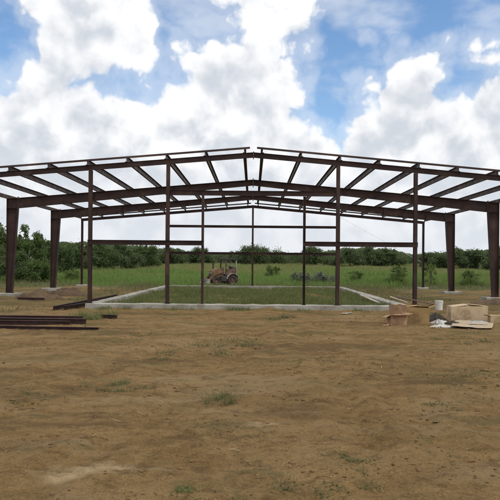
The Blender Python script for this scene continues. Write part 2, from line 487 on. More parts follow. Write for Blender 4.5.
class MB:
    def __init__(self):
        self.v = []; self.f = []

    def add(self, vs, fs):
        b = len(self.v)
        self.v += [tuple(p) for p in vs]
        self.f += [tuple(i + b for i in f) for f in fs]
        return self

    def box(self, c, s, rot=None):
        hx, hy, hz = s[0] / 2, s[1] / 2, s[2] / 2
        pts = [Vector((x, y, z)) for z in (-hz, hz) for y in (-hy, hy) for x in (-hx, hx)]
        if rot is not None: pts = [rot @ p for p in pts]
        c = Vector(c)
        return self.add([p + c for p in pts], [(0, 2, 3, 1), (4, 5, 7, 6), (0, 1, 5, 4), (2, 6, 7, 3), (0, 4, 6, 2), (1, 3, 7, 5)])

    def bar(self, p0, p1, w, h, up=(0, 0, 1), off=(0, 0)):
        p0, p1 = Vector(p0), Vector(p1)
        d = (p1 - p0).normalized()
        s = d.cross(Vector(up)).normalized()
        u = s.cross(d)
        o = s * off[0] + u * off[1]
        q = []
        for p in (p0, p1):
            for (a, b) in ((-1, -1), (1, -1), (1, 1), (-1, 1)):
                q.append(p + o + s * a * w / 2 + u * b * h / 2)
        return self.add(q, [(0, 1, 2, 3), (7, 6, 5, 4), (0, 4, 5, 1), (1, 5, 6, 2), (2, 6, 7, 3), (3, 7, 4, 0)])

    def ibeam(self, p0, p1, d, bf, tw=0.012, tf=0.014, up=(0, 0, 1)):
        self.bar(p0, p1, tw, d - 2 * tf, up)
        self.bar(p0, p1, bf, tf, up, (0, (d - tf) / 2))
        self.bar(p0, p1, bf, tf, up, (0, -(d - tf) / 2))
        return self

    def channel(self, p0, p1, d, bf, t=0.01, up=(0, 0, 1), side=1):
        self.bar(p0, p1, t, d - 2 * t, up, (-side * (bf - t) / 2, 0))
        self.bar(p0, p1, bf, t, up, (0, (d - t) / 2))
        self.bar(p0, p1, bf, t, up, (0, -(d - t) / 2))
        return self

    def zee(self, p0, p1, d, bf, t=0.008, up=(0, 0, 1), side=1):
        self.bar(p0, p1, t, d - 2 * t, up)
        self.bar(p0, p1, bf, t, up, (side * (bf - t) / 2, (d - t) / 2))
        self.bar(p0, p1, bf, t, up, (-side * (bf - t) / 2, -(d - t) / 2))
        return self

    def plate(self, poly, y0, y1):
        """polygon given in XZ, run out between y0 and y1"""
        n = len(poly)
        vs = [(x, y0, z) for x, z in poly] + [(x, y1, z) for x, z in poly]
        fs = [tuple(range(n)), tuple(range(2 * n - 1, n - 1, -1))]
        fs += [(i, i + n, (i + 1) % n + n, (i + 1) % n) for i in range(n)]
        return self.add(vs, fs)

    def tube(self, path, r, seg=8, cap=True):
        path = [Vector(p) for p in path]
        rr = r if isinstance(r, (list, tuple)) else [r] * len(path)
        rings = []
        for i, p in enumerate(path):
            d = (path[min(i + 1, len(path) - 1)] - path[max(i - 1, 0)]).normalized()
            ref = Vector((0, 0, 1)) if abs(d.z) < 0.9 else Vector((1, 0, 0))
            a = d.cross(ref).normalized(); b = d.cross(a)
            rings.append([p + (a * math.cos(2 * math.pi * k / seg) + b * math.sin(2 * math.pi * k / seg)) * rr[i] for k in range(seg)])
        vs = [q for rg in rings for q in rg]
        fs = []
        for i in range(len(path) - 1):
            for k in range(seg):
                k2 = (k + 1) % seg
                fs.append((i * seg + k, (i + 1) * seg + k, (i + 1) * seg + k2, i * seg + k2))
        if cap:
            fs.append(tuple(range(seg))); fs.append(tuple(range(len(vs) - 1, len(vs) - 1 - seg, -1)))
        return self.add(vs, fs)

    def lathe(self, prof, c, axis='z', seg=20):
        """profile of (radius, height) turned about an axis through c"""
        vs = []
        for r, h in prof:
            for k in range(seg):
                a = 2 * math.pi * k / seg
                x, y = r * math.cos(a), r * math.sin(a)
                vs.append({'z': (c[0] + x, c[1] + y, c[2] + h), 'y': (c[0] + x, c[1] + h, c[2] + y), 'x': (c[0] + h, c[1] + x, c[2] + y)}[axis])
        fs = []
        for i in range(len(prof) - 1):
            for k in range(seg):
                k2 = (k + 1) % seg
                fs.append((i * seg + k, i * seg + k2, (i + 1) * seg + k2, (i + 1) * seg + k))
        return self.add(vs, fs)

    def build(self, name, mat, parent=None, bevel=0.0, smooth=False):
        me = bpy.data.meshes.new(name)
        me.from_pydata(self.v, [], self.f)
        me.update()
        if smooth:
            me.polygons.foreach_set('use_smooth', np.ones(len(me.polygons), bool))
        me.materials.append(mat)
        o = bpy.data.objects.new(name, me)
        C.objects.link(o)
        if parent: o.parent = parent
        if bevel:
            b = o.modifiers.new('bevel', 'BEVEL')
            b.width = bevel; b.segments = 2; b.limit_method = 'ANGLE'
        return o


# ------------------------------------------------------------------ ground
def build_ground():
    rows = np.concatenate([[-60, -25, -10, -4, 0.0, 1.0], np.geomspace(1.5, 62, 760), np.geomspace(63, 6000, 60)])
    core = np.linspace(-1, 1, 520)
    ext = np.array([1.15, 1.5, 2.2, 4, 8, 20])
    cols = np.concatenate([-ext[::-1], core, ext])
    Yg, Tg = np.meshgrid(rows, cols, indexing='ij')
    Xg = Tg * (2.2 + 0.47 * np.maximum(Yg, 0))
    Zg = ground_h(Xg, Yg)
    R, K = Xg.shape
    v = np.stack([Xg, Yg, Zg], -1).reshape(-1, 3)
    i = np.arange(R * K).reshape(R, K)
    f = np.stack([i[:-1, :-1], i[:-1, 1:], i[1:, 1:], i[1:, :-1]], -1).reshape(-1, 4)
    o = np_mesh('ground', v, f, ground_mat(), smooth=True)
    tag(o, kind='structure')


build_ground()

# ------------------------------------------------------------------ concrete foundation
YF, Y2, Y3, Y4 = 25.8, 34.06, 41.5, 48.6
CT = 0.22      # top of the concrete


def rough_slab(name, poly, z0, z1, parent, seed=0, edge=0.35):
    """low concrete strip: a polygon cut into short lengths, with slightly broken edges"""
    rnd = random.Random(seed)
    (a, b, c, d) = [Vector((*p, 0)) for p in poly]     # a-b outer edge, d-c inner edge
    n = max(2, int((b - a).length / edge))
    m = MB()
    vs = []
    for i in range(n + 1):
        k = i / n
        o_ = a.lerp(b, k); n_ = d.lerp(c, k)
        j = lambda s: rnd.uniform(-s, s)
        o_ = o_ + Vector((j(.012), j(.012), 0)); n_ = n_ + Vector((j(.012), j(.012), 0))
        t0 = z1 + j(.012)
        q = (n_ - o_) * 0.06
        vs += [(o_.x, o_.y, z0), (o_.x, o_.y, t0 - 0.02), (o_.x + q.x, o_.y + q.y, t0), (n_.x - q.x, n_.y - q.y, t0 + j(.006)), (n_.x, n_.y, t0 - 0.02), (n_.x, n_.y, z0)]
    fs = []
    for i in range(n):
        for k in range(5):
            fs.append((i * 6 + k, (i + 1) * 6 + k, (i + 1) * 6 + k + 1, i * 6 + k + 1))
    fs.append((0, 1, 2, 3, 4, 5)); e = n * 6
    fs.append((e + 5, e + 4, e + 3, e + 2, e + 1, e))
    m.add(vs, fs)
    return m.build(name, M['concrete'], parent)


fd = empty('concrete_curb', (0, YF, 0), 0, 'low pale concrete foundation curb outlining the weedy rectangle under the frame', 'foundation')


def F(p): return (p[0], p[1] - YF)


XL, XR0, XR1 = -6.62, 5.95, 6.6
rough_slab('front_curb', [F((XL, YF - 0.22)), F((XR0 + 0.05, YF - 0.22)), F((XR0 - 0.1, YF + 0.30)), F((XL + 0.2, YF + 0.30))], -0.2, CT, fd, 1)
rough_slab('side_curb', [F((XL, YF + 0.302)), F((XL, Y4 - 0.2)), F((XL + 0.42, Y4 - 0.2)), F((XL + 0.42, YF + 0.302))], -0.2, CT + 0.004, fd, 2)
rough_slab('side_curb', [F((XR0 - 0.1, YF + 0.302)), F((XR1 - 0.2, Y4 - 0.2)), F((XR1 + 0.2, Y4 - 0.2)), F((XR0 + 0.40, YF + 0.302))], -0.2, CT + 0.004, fd, 3)
rough_slab('back_curb', [F((XL, Y4 - 0.19)), F((XR1 + 0.2, Y4 - 0.19)), F((XR1 + 0.2, Y4 + 0.22)), F((XL, Y4 + 0.22))], -0.2, CT, fd, 4)

piers = [(-12.75, Y2, 1.1, 'low concrete pier under the front tapered column at the left picture edge'),
         (12.75, Y2, 1.1, 'low concrete pier under the front tapered column at the right picture edge'),
         (-12.75, Y3, 1.3, 'low concrete pier under the second tapered column from the left picture edge'),
         (12.75, Y3, 1.1, 'low concrete pier under the second tapered column from the right picture edge'),
         (-12.8, Y4, 0.8, 'small concrete pier under the slender far corner post on the left'),
         (12.8, Y4, 0.8, 'small concrete pier under the slender far corner post on the right'),
         (-12.8, YF, 0.8, 'concrete pier under the near left corner post of the frame'),
         (12.8, YF, 0.8, 'concrete pier under the near right corner post of the frame'),
         (6.5, YF, 0.5, 'small concrete pad under the post behind the cardboard boxes')]
for i, (x, y, s, lab) in enumerate(piers):
    p = empty('concrete_pier', (x, y, 0), 0, lab, 'pier', 'concrete piers under the columns')
    rough_slab('pier_block', [(-s / 2, -s / 2), (s / 2, -s / 2), (s / 2, s / 2), (-s / 2, s / 2)], -0.25, CT, p, 20 + i, 0.3)
    for (bx, by) in ((-.09, -.12), (.09, -.12), (-.09, .12), (.09, .12)):
        MB().lathe([(0.0, 0.10), (.012, .10), (.012, 0.0)], (bx + (.06 if abs(x) > 12.7 and x > 0 else -.06 if abs(x) > 12.7 else 0), by, CT - 0.01), 'z', 8).build('anchor_bolt', M['rust'], p)

# ------------------------------------------------------------------ steel building frame (one thing)
fr = empty('steel_building_frame', (0, YF, 0), 0, 'bare red oxide steel frame of a wide gabled shed standing on concrete', 'steel frame')
SL = 0.086
TOPZ = 6.30           # top of rafters at the ridge


def rz(x): return TOPZ - SL * abs(x)


def S(x, y, z): return (x, y - YF, z)


# tapered rigid frames
for y in (Y2, Y3):
    yy = y - YF
    for s in (-1, 1):
        m = MB()
        X0, X1 = 0.004, 12.36
        d0, d1, dm = 0.30, 0.54, 0.40
        xm = 5.0
        tf = 0.014
        top = lambda x: rz(x)
        bot = lambda x: rz(x) - (d0 + (dm - d0) * x / xm if x < xm else dm + (d1 - dm) * (x - xm) / (X1 - xm))
        pts = [0.004, xm, X1]
        poly = [(s * x, top(x) - tf) for x in pts] + [(s * x, bot(x) + tf) for x in reversed(pts)]
        m.plate(poly, yy - 0.006, yy + 0.006)
        m.plate([(s * 0.004, top(0)), (s * X1, top(X1)), (s * X1, top(X1) - tf), (s * .004, top(0) - tf)], yy - 0.10, yy + 0.10)
        for a, b in ((0.004, xm), (xm, X1)):
            m.plate([(s * a, bot(a) + tf), (s * b, bot(b) + tf), (s * b, bot(b)), (s * a, bot(a))], yy - 0.10, yy + 0.10)
        r = m.build('rafter', M['steel'], fr)
        e = MB()
        e.plate([(s * 0.0006, rz(0) + 0.07), (s * 0.022, rz(0) + 0.07), (s * .022, rz(0) - d0 - 0.09), (s * .0006, rz(0) - d0 - 0.09)], yy - 0.104, yy + 0.104)
        e.build('ridge_plate', M['steel'], r)
        for x in (4.2, 8.4):
            MB().plate([(s * x, top(x) - tf - .001), (s * (x + .01), top(x) - tf - .001), (s * (x + .01), bot(x) + tf + .001), (s * x, bot(x) + tf + .001)], yy - 0.09, yy - 0.007).build('stiffener', M['steel'], r)
        # column: straight outer flange, inner flange opening upward
        xo, xt, xb = 12.97, 12.39, 12.66
        m = MB()
        zt = rz(xo) - 0.0
        m.plate([(s * xo - s * tf, CT + .02), (s * (xo - tf), zt - tf), (s * (xt + tf), rz(xt) - tf), (s * (xt + tf), rz(xt) - .54), (s * (xb + tf), CT + .02)], yy - 0.006, yy + 0.006)
        m.plate([(s * xo, CT + .02), (s * xo, zt), (s * (xo - tf), zt), (s * (xo - tf), CT + .02)], yy - 0.125, yy + 0.125)
        m.plate([(s * xb, CT + .02), (s * xt, rz(xt) - .56), (s * (xt + tf), rz(xt) - .56), (s * (xb + tf), CT + .02)], yy - 0.125, yy + 0.125)
        m.plate([(s * xt, rz(xt) + .06), (s * (xt + tf), rz(xt) + .06), (s * (xt + tf), rz(xt) - .56), (s * xt, rz(xt) - .56)], yy - 0.105, yy + 0.105)
        m.plate([(s * (xt + tf), rz(xt)), (s * (xo - tf), zt), (s * (xo - tf), zt - tf), (s * (xt + tf), rz(xt) - tf)], yy - 0.125, yy + 0.125)
        m.plate([(s * (xt + tf + .001), rz(xt) - .54), (s * (xo - tf - .001), rz(xo) - .5), (s * (xo - tf - .001), rz(xo) - .514), (s * (xt + tf + .001), rz(xt) - .554)], yy - 0.11, yy - 0.007)
        c = m.build('column', M['steel'], fr)
        bp = MB().box((s * 12.81, yy, CT + .008), (0.42, 0.30, 0.022))
        bp.build('base_plate', M['steel'], c)

# end wall frames, front and back
for y, posts, name in ((YF, (-6.5, -3.4, 3.4, 6.5), 'front'), (Y4, (-6.5, 0.0, 6.5), 'back')):
    yy = y - YF
    for s in (-1, 1):
        r = MB().ibeam((s * 0.004, yy, rz(0) - 0.10), (s * 12.95, yy, rz(12.95) - 0.10), 0.20, 0.13, 0.010, 0.014).build('end_rafter', M['steel'], fr)
        MB().plate([(s * .0006, rz(0) + .03), (s * .02, rz(0) + .03), (s * .02, rz(0) - .26), (s * .0006, rz(0) - .26)], yy - .07, yy + .07).build('ridge_plate', M['steel'], r)
        # corner post
        zc = rz(12.85) - 0.203
        cp = MB().ibeam((s * 12.85, yy, CT + .016), (s * 12.85, yy, zc), 0.15, 0.13, up=(1, 0, 0)).build('corner_post', M['steel'], fr)
        MB().box((s * 12.85, yy, CT + .006), (.26, .22, .018)).build('base_plate', M['steel'], cp)
        # thin rake angle lying on the purlin ends
        g0 = 0.14
        rk = MB()
        yo = yy - 0.10 if name == 'front' else yy + 0.10
        ptop = 0.208
        rk.bar((s * g0, yo, rz(g0) + ptop + .004), (s * 13.05, yo, rz(13.05) + ptop + .004), 0.09, 0.008)
        rk.bar((s * g0, yo, rz(g0) + ptop - .039), (s * 13.05, yo, rz(13.05) + ptop - .039), 0.008, 0.076, off=(0.05 * (1 if name == 'front' else -1) * s, 0))
        rk.build('rake_angle', M['steel'], fr)
    for x in posts:
        zt = rz(x) - 0.203
        p = MB().ibeam((x, yy, CT + .016), (x, yy, zt), 0.16, 0.14, up=(0, 1, 0)).build('end_post', M['steel'], fr)
        MB().box((x, yy, CT + .006), (.26, .26, .018)).build('base_plate', M['steel'], p)

# door jambs, header and wall girts at the front, two girts at the back
for x in (-2.0, 2.06):
    j = MB().channel((x, -0.01, CT + .012), (x, -0.01, 4.56), 0.10, 0.09, 0.008, up=(1, 0, 0), side=(1 if x < 0 else -1)).build('door_jamb', M['steel'], fr)
    MB().box((x, -0.01, CT + .004), (.16, .16, .012)).build('base_plate', M['steel'], j)
MB().channel((-3.32, 0, 4.665), (3.32, 0, 4.665), 0.20, 0.07, 0.008).build('door_header', M['steel'], fr)
MB().zee((-6.58, -0.12, 2.655), (-1.95, -0.12, 2.655), 0.19, 0.075).build('girt', M['steel'], fr)
MB().zee((2.01, -0.12, 2.655), (6.58, -0.12, 2.655), 0.19, 0.075).build('girt', M['steel'], fr)
for zz in (2.66, 4.69):
    MB().zee((-6.56, Y4 - YF + 0.12, zz), (6.56, Y4 - YF + 0.12, zz), 0.19, 0.075).build('girt', M['steel'], fr)

# purlins and eave struts from the front rake to the back rake
PX = [0.36 + 1.565 * i for i in range(8)]
for s in (-1, 1):
    for x in PX:
        up = Vector((s * SL, 0, 1)).normalized()
        y0, y1 = -0.14, Y4 - YF + 0.14
        zc = rz(x) + 0.104
        m = MB().zee((s * x, y0, zc), (s * x, y1, zc), 0.20, 0.075, 0.008, up=up, side=-s)
        p = m.build('purlin', M['steel'], fr)
        for yb in (0, Y2 - YF, Y3 - YF, Y4 - YF):
            MB().bar((s * x + s * .012, yb - .05, zc - 0.01), (s * x + s * .012, yb + .05, zc - 0.01), 0.012, 0.15).build('purlin_clip', M['steel'], p)
    zc = rz(12.95) + 0.104
    MB().channel((s * 12.98, -0.14, zc), (s * 12.98, Y4 - YF + 0.14, zc), 0.20, 0.085, 0.008, side=s).build('eave_strut', M['steel'], fr)
# rod bracing in the far right bay of the back wall and in the roof
MB().tube([(6.6, Y4 - YF, 5.45), (12.75, Y4 - YF, 2.1)], 0.009, 6).build('brace_rod', M['galv'], fr)

# ------------------------------------------------------------------ vegetation
def leaf_quads(P, size, rs, flat=0.0):
    """one small four-cornered leaf spray at each point"""
    n = len(P)
    a = rs.normal(size=(n, 3)); a /= np.linalg.norm(a, axis=1)[:, None]
    b = rs.normal(size=(n, 3)); b -= (a * b).sum(1)[:, None] * a; b /= np.linalg.norm(b, axis=1)[:, None]
    sz = (size * (0.55 + 0.9 * rs.rand(n)))[:, None]
    v = np.stack([P - a * sz * .5, P + b * sz * .28, P + a * sz * .5, P - b * sz * .28], 1).reshape(-1, 3)
    f = np.arange(n * 4).reshape(n, 4)
    return v, f


def crown_points(blobs, per, rs):
    out = []
    for (c, r) in blobs:
        n = int(per * (r[0] * r[1] * r[2]) ** (2 / 3))
        d = rs.normal(size=(n, 3)); d /= np.linalg.norm(d, axis=1)[:, None]
        k = (0.35 + 0.65 * rs.rand(n) ** 0.5)
        lump = 0.80 + 0.42 * np.sin(d[:, 0] * 6 + c[0] * 3) * np.sin(d[:, 2] * 7 + c[2]) * np.sin(d[:, 1] * 5 + c[1]) + 0.24 * rs.normal(size=n)
        out.append(np.array(c) + d * (k * lump)[:, None] * np.array(r))
    return np.concatenate(out)


def tree(name, x, y, h, w, seed, mat, leaf, per, label, cat='tree', group=None, trunk_h=0.3, low=False):
    rs = np.random.RandomState(seed)
    z0 = gz(x, y)
    t = empty(name, (x, y, z0), 0, label, cat, group)
    blobs = []
    nb = 13 if h > 4 else 10
    sq = 0.75 + 0.6 * rs.rand()
    ends = []
    for i in range(nb):
        a = 2.4 * i + rs.rand()
        k = i / (nb - 1)
        zz = h * ((0.12 if low == 2 else 0.2 if low else 0.34) + (0.66 if low else 0.5) * k) * (0.78 + .26 * rs.rand())
        rad = w * 0.5 * (0.95 - 0.6 * k ** 2) * (0.35 + 0.75 * rs.rand())
        br = w * (0.11 + 0.14 * rs.rand()) * (1.1 - 0.30 * k)
        c = (rad * math.cos(a), rad * math.sin(a), zz)
        blobs.append((c, (br, br, min(br * (0.75 + .25 * rs.rand()), h - zz + .05) if h - zz > .3 else .3)))
        ends.append(c)
    P = crown_points(blobs, per, rs)
    for q in range(7):
        a = rs.rand() * 6.28; rr = w * .38 * rs.rand() ** .5
        zb = h * (.55 + .15 * rs.rand()); zt = h * (.80 + .27 * rs.rand()) * (1 - .35 * rr / (w * .5))
        nn = int(per * .25); kk = rs.rand(nn)
        sp = .16 * w * .4 * (1.05 - kk)
        P = np.concatenate([P, np.stack([rr * math.cos(a) + rs.normal(size=nn) * sp, rr * math.sin(a) + rs.normal(size=nn) * sp, zb + (zt - zb) * kk], 1)])
    P = P[P[:, 2] > 0.05]
    v, f = leaf_quads(P, leaf, rs)
    np_mesh('crown', v, f, mat, t)
    m = MB()
    r0 = 0.03 * h ** 0.9
    top = Vector((0.1 * rs.randn() * w * .2, 0.1 * rs.randn(), h * 0.62))
    m.tube([(0, 0, -0.2), (top.x * .3, top.y * .3, h * .2), tuple(top * .7), tuple(top)], [r0 * 1.3, r0, r0 * .7, r0 * .3], 7)
    for c in ends[::2]:
        st = top * (0.4 + .3 * rs.rand())
        cv = Vector(c)
        m.tube([tuple(st), tuple(st.lerp(cv, .5) + Vector((0, 0, .05 * h))), tuple(cv)], [r0 * .5, r0 * .35, r0 * .12], 5)
    m.build('trunk', M['bark'], t)
    return t


def wx(px, Y): return (px - 252.5) * Y / 645.0


def top_h(px, py, Y):
    """tree height that puts its top at that height above the horizon"""
    return 1.8 + (265 + ROLL * (px - 252.5) - py) * Y / 645.0 - gz(wx(px, Y), Y)


near = [(2, 64, 221, 4.4, 'a', 'tall bushy tree at the left picture edge beside the front tapered column'),
        (27, 68, 222, 3.6, 'a', 'tall leafy tree between the two tapered columns on the left'),
        (40, 70, 230, 3.0, 'b', 'medium bushy tree just left of the second tapered column'),
        (14, 60, 246, 3.2, 'b', 'dark rounded shrub tree low behind the front left tapered column'),
        (-14, 66, 226, 4.5, 'b', 'dark bushy tree cut by the left picture edge'),
        (60, 82, 240, 3.6, 'b', 'dark bush tree just right of the second left tapered column'),
        (36, 61, 260, 2.6, 'a', 'bright green low bush in front of the tall left trees'),
        (78, 92, 239, 4.0, 'b', 'dark bushy tree behind the slender far left corner post'),
        (100, 98, 240, 4.4, 'b', 'rounded dark tree right of the left end wall post'),
        (121, 104, 241, 4.4, 'c', 'dull green tree under the left wall girt'),
        (143, 112, 244, 4.6, 'b', 'low dark tree midway along under the left wall girt')]
for i, (px, Y, py, w, k, lab) in enumerate(near):
    tree('leafy_tree', wx(px, Y), Y, top_h(px, py, Y), w * (1.3 if i > 4 else 1.1), 100 + i, M['leaf_' + k], 0.12 + .0011 * Y, 900, lab, group='trees along the left side of the field', low=True)
far = [(171, 138, 246, 4.6, 'c', 'small distant tree behind the left door side posts'),
       (199, 140, 246.5, 5.0, 'c', 'rounded distant tree just left of the old tractor'),
       (258, 140, 244.5, 7.0, 'c', 'broad distant tree behind the central far wall post'),
       (236, 142, 251, 4.0, 'c', 'low distant bush tree right behind the tractor canopy'),
       (315, 138, 246, 5.2, 'c', 'rounded distant tree right of the right door jamb'),
       (350, 130, 247, 5.2, 'c', 'distant tree close right of the thick right door post'),
       (370, 132, 246, 5.4, 'c', 'distant tree under the middle of the right wall girt'),
       (388, 134, 247, 5.0, 'c', 'distant tree left of the post behind the cardboard boxes'),
       (434, 120, 250, 4.8, 'c', 'distant tree between the far right corner post and tapered column'),
       (462, 118, 248, 5.0, 'c', 'distant tree between the two right tapered columns'),
       (478, 116, 248.5, 4.4, 'c', 'dark distant tree left of the right edge tapered column'),
       (502, 112, 246, 5.0, 'c', 'bushy tree cut by the right picture edge')]
for i, (px, Y, py, w, k, lab) in enumerate(far):
    tree('distant_tree', wx(px, Y), Y, top_h(px, py, Y), w * 1.35, 200 + i, M['leaf_' + k], 0.27, 620, lab, group='trees along the far edge of the field', low=True)


def far_woods():
    rs = np.random.RandomState(5)
    prof_x = [-200, 0, 60, 92, 130, 160, 180, 186, 215, 240, 285, 300, 330, 345, 395, 408, 420, 450, 500, 700]
    prof_y = [236, 238, 241, 242, 245, 248, 248, 251, 253, 252.5, 252.5, 252.5, 250.5, 247.5, 249, 254, 254, 251, 249, 246]
    N = 130000
    px = rs.uniform(-200, 700, N)
    Y = rs.uniform(152, 172, N)
    X = (px - 252.5) * Y / 645
    ty = np.interp(px, prof_x, prof_y) + 2.2 * perlin(px * .09, Y * .02) + 1.2 * perlin(px * .3 + 9, Y * .05)
    ztop = 1.8 + (265 + ROLL * (px - 252.5) - ty) * Y / 645
    g = ground_h(X, Y)
    k = rs.rand(N) ** 0.7
    Z = g - 0.2 + (ztop - g) * k
    v, f = leaf_quads(np.stack([X, Y, Z], 1), 0.48, rs)
    o = np_mesh('far_woods', v, f, M['leaf_c'])
    tag(o, 'continuous low dark green woods along the horizon beyond the field', 'woods', kind='stuff')


far_woods()


def blades(X, Y, H, W, rs, lean=0.35, z=None):
    """each blade: a bent tapering strip of two pieces (quad + quad that narrows)"""
    n = len(X)
    Z = ground_h(X, Y) - 0.02 if z is None else z
    a = rs.uniform(0, 2 * math.pi, n)
    sx, sy = np.cos(a) * W / 2, np.sin(a) * W / 2
    b = rs.uniform(0, 2 * math.pi, n)
    ln = lean * H * (0.3 + rs.rand(n))
    lx, ly = np.cos(b) * ln, np.sin(b) * ln
    def pt(k, wd, side):
        kk = k * k
        return np.stack([X + lx * kk + side * sx * wd, Y + ly * kk + side * sy * wd, Z + H * (k - .12 * kk)], 1)
    v = np.stack([pt(0, 1, -1), pt(0, 1, 1), pt(.55, .75, 1), pt(.55, .75, -1), pt(1, .12, 1), pt(1, .12, -1)], 1).reshape(-1, 3)
    i = np.arange(n)[:, None] * 6
    f = np.concatenate([i + np.array([[0, 1, 2, 3]]), i + np.array([[3, 2, 4, 5]])])
    return v, f


def field_grass():
    rs = np.random.RandomState(11)
    N = 190000
    u = rs.rand(N)
    Y = 51 * (165 / 51) ** u
    X = rs.uniform(-1, 1, N) * (Y * 0.46 + 4)
    edge = 52.5 + 4.5 * fbm(X * .12, Y * 0 + 3, 2) + 5 * sstep(10, 17, np.abs(X + 1))
    edge = edge + 3.0 * sstep(12, 18, X)
    keep = Y > edge + rs.rand(N) * 3
    X, Y = X[keep], Y[keep]
    hh = (0.40 + 0.5 * rs.rand(len(X))) * (1 + 0.9 * sstep(9, 15, X) * (1 - sstep(80, 100, Y)) + 0.5 * sstep(-12, -20, X) * (1 - sstep(80, 100, Y))) * (0.8 + 0.6 * fbm(X * .15, Y * .08, 2)) * (0.45 + 0.55 * sstep(0, 9, Y - edge[keep]))
    W = 0.016 + 0.00075 * Y
    v, f = blades(X, Y, np.maximum(hh, .12), W, rs, 0.4)
    o = np_mesh('tall_grass', v, f, M['grass'])
    tag(o, 'tall green grass covering the field behind the steel frame', 'grass', kind='stuff')


field_grass()


def slab_weeds():
    rs = np.random.RandomState(13)
    Xs, Ys, Hs = [], [], []
    N = 60000
    X = rs.uniform(-6.1, 6.3, N); Y = rs.uniform(YF + .4, Y4 - .3, N)
    m = fbm(X * .4 + 3, Y * .3, 3)
    keep = m + .48 * rs.rand(N) > 0.06
    X, Y, m = X[keep], Y[keep], m[keep]
    lim = 5.85 + (Y - YF) / (Y4 - YF) * .45
    k2 = X < lim
    X, Y, m = X[k2], Y[k2], m[k2]
    H = (0.07 + 0.26 * rs.rand(len(X)) ** 1.4) * (0.7 + 1.2 * np.clip(m, 0, .6))
    v, f = blades(X, Y, H, np.full(len(X), .034), rs, .6)
    o = np_mesh('slab_weeds', v, f, M['weed'])
    tag(o, 'weeds and grass growing inside the concrete curb', 'weeds', kind='stuff')
    # thin growth on the ground left and right of the slab
    N = 90000
    X = rs.uniform(-30, 32, N); Y = 24 * (60 / 24) ** rs.rand(N)
    m = fbm(X * .28 + 8, Y * .22, 3)
    dens = sstep(24, 50, Y) * .55 + m - .25
    dens = dens + .55 * sstep(6.5, 7.2, X) * (1 - sstep(9.5, 12, X)) * sstep(29, 36, Y)
    dens = dens - .5 * (sstep(9.5, 11.5, np.abs(X)) * (1 - sstep(15.5, 17, np.abs(X))) * (1 - sstep(50, 53, Y)))
    keep = (dens > .75 * rs.rand(N)) & ((X < -6.8) | (X > 6.9) | (Y > Y4 + .4))
    X, Y = X[keep], Y[keep]
    H = (0.05 + 0.20 * rs.rand(len(X)) ** 1.7) * (1 + 1.2 * sstep(40, 56, Y))
    v, f = blades(X, Y, H, np.full(len(X), .04), rs, .6)
    o = np_mesh('yard_weeds', v, f, M['dry_weed'])
    tag(o, 'thin weeds on the dirt either side of the concrete curb', 'weeds', kind='stuff')
    # scattered tiny sprouts over the scraped dirt in front
    N = 30000
    Y = 4.0 * (25 / 4.0) ** rs.rand(N); X = rs.uniform(-1, 1, N) * (Y * .45 + 1)
    m = fbm(X * .55 + 31, Y * .5 + 7, 3) + .25 * sstep(15, 22, Y) + .12 * sstep(1.5, 4, X) - .10
    keep = m > .06 + .6 * rs.rand(N) ** .8
    X, Y = X[keep], Y[keep]
    H = 0.015 + 0.05 * rs.rand(len(X)) ** 1.5
    v, f = blades(X, Y, H, np.full(len(X), .008), rs, .9)
    o = np_mesh('sprouting_weeds', v, f, M['dry_weed'])
    tag(o, 'tiny sprouting weeds scattered over the scraped brown dirt', 'weeds', kind='stuff')
    # along the outer foot of the front curb
    N = 5200
    X = rs.uniform(-6.5, 5.7, N); Y = YF - .25 - np.abs(rs.normal(0, .28, N))
    m = fbm(X * .8 + 50, Y * 0, 2)
    keep = m > .02 + .35 * rs.rand(N)
    X, Y = X[keep], Y[keep]
    v, f = blades(X, Y, .05 + .14 * rs.rand(len(X)) ** 1.5, np.full(len(X), .022), rs, .7)
    o = np_mesh('curb_weeds', v, f, M['weed'])
    tag(o, 'short weeds along the outer foot of the front concrete curb', 'weeds', kind='stuff')


slab_weeds()



def tuft(px, py, w, n, hh, label, mat='dry_weed', depth_w=1.5):
    hy = 265 + ROLL * (px - 252.5)
    Y = EYE * 645 / (py - hy)
    X = (px - 252.5) * Y / 645
    rs = np.random.RandomState(int(px * 7 + py))
    z0 = gz(X, Y)
    t = empty('weed_tuft', (X, Y, z0), 0, label, 'weed tuft', 'weed tufts on the bare dirt')
    ncl = max(3, int(w * 9))
    ncl = ncl * 2
    cx, cy = rs.normal(0, w * .46, ncl), rs.normal(0, w * .46 * depth_w, ncl)
    wt = rs.rand(ncl) ** 1.5 + .08
    idx = rs.choice(ncl, n, p=wt / wt.sum())
    sz = (0.5 + .9 * rs.rand(ncl))[idx]
    sp = 0.03 + w * .09
    x = cx[idx] + rs.normal(0, sp, n); y = cy[idx] + rs.normal(0, sp, n)
    z = ground_h(x + X, y + Y) - z0 - .01
    H = hh * sz * (.25 + 1.1 * rs.rand(n) ** 1.5)
    v, f = blades(x, y, H, np.full(n, .0026 + .0005 * Y), rs, 1.3, z=z)
    np_mesh('foliage', v, f, M[mat], t)
    # a few broad leaves low down
    nl = n // 3
    j = rs.randint(0, n, nl)
    P = np.stack([x[j], y[j], z[j] + hh * .35 * rs.rand(nl)], 1)
    v, f = leaf_quads(P, .022 + .0022 * Y, rs)
    np_mesh('leaves', v, f, M[mat], t)


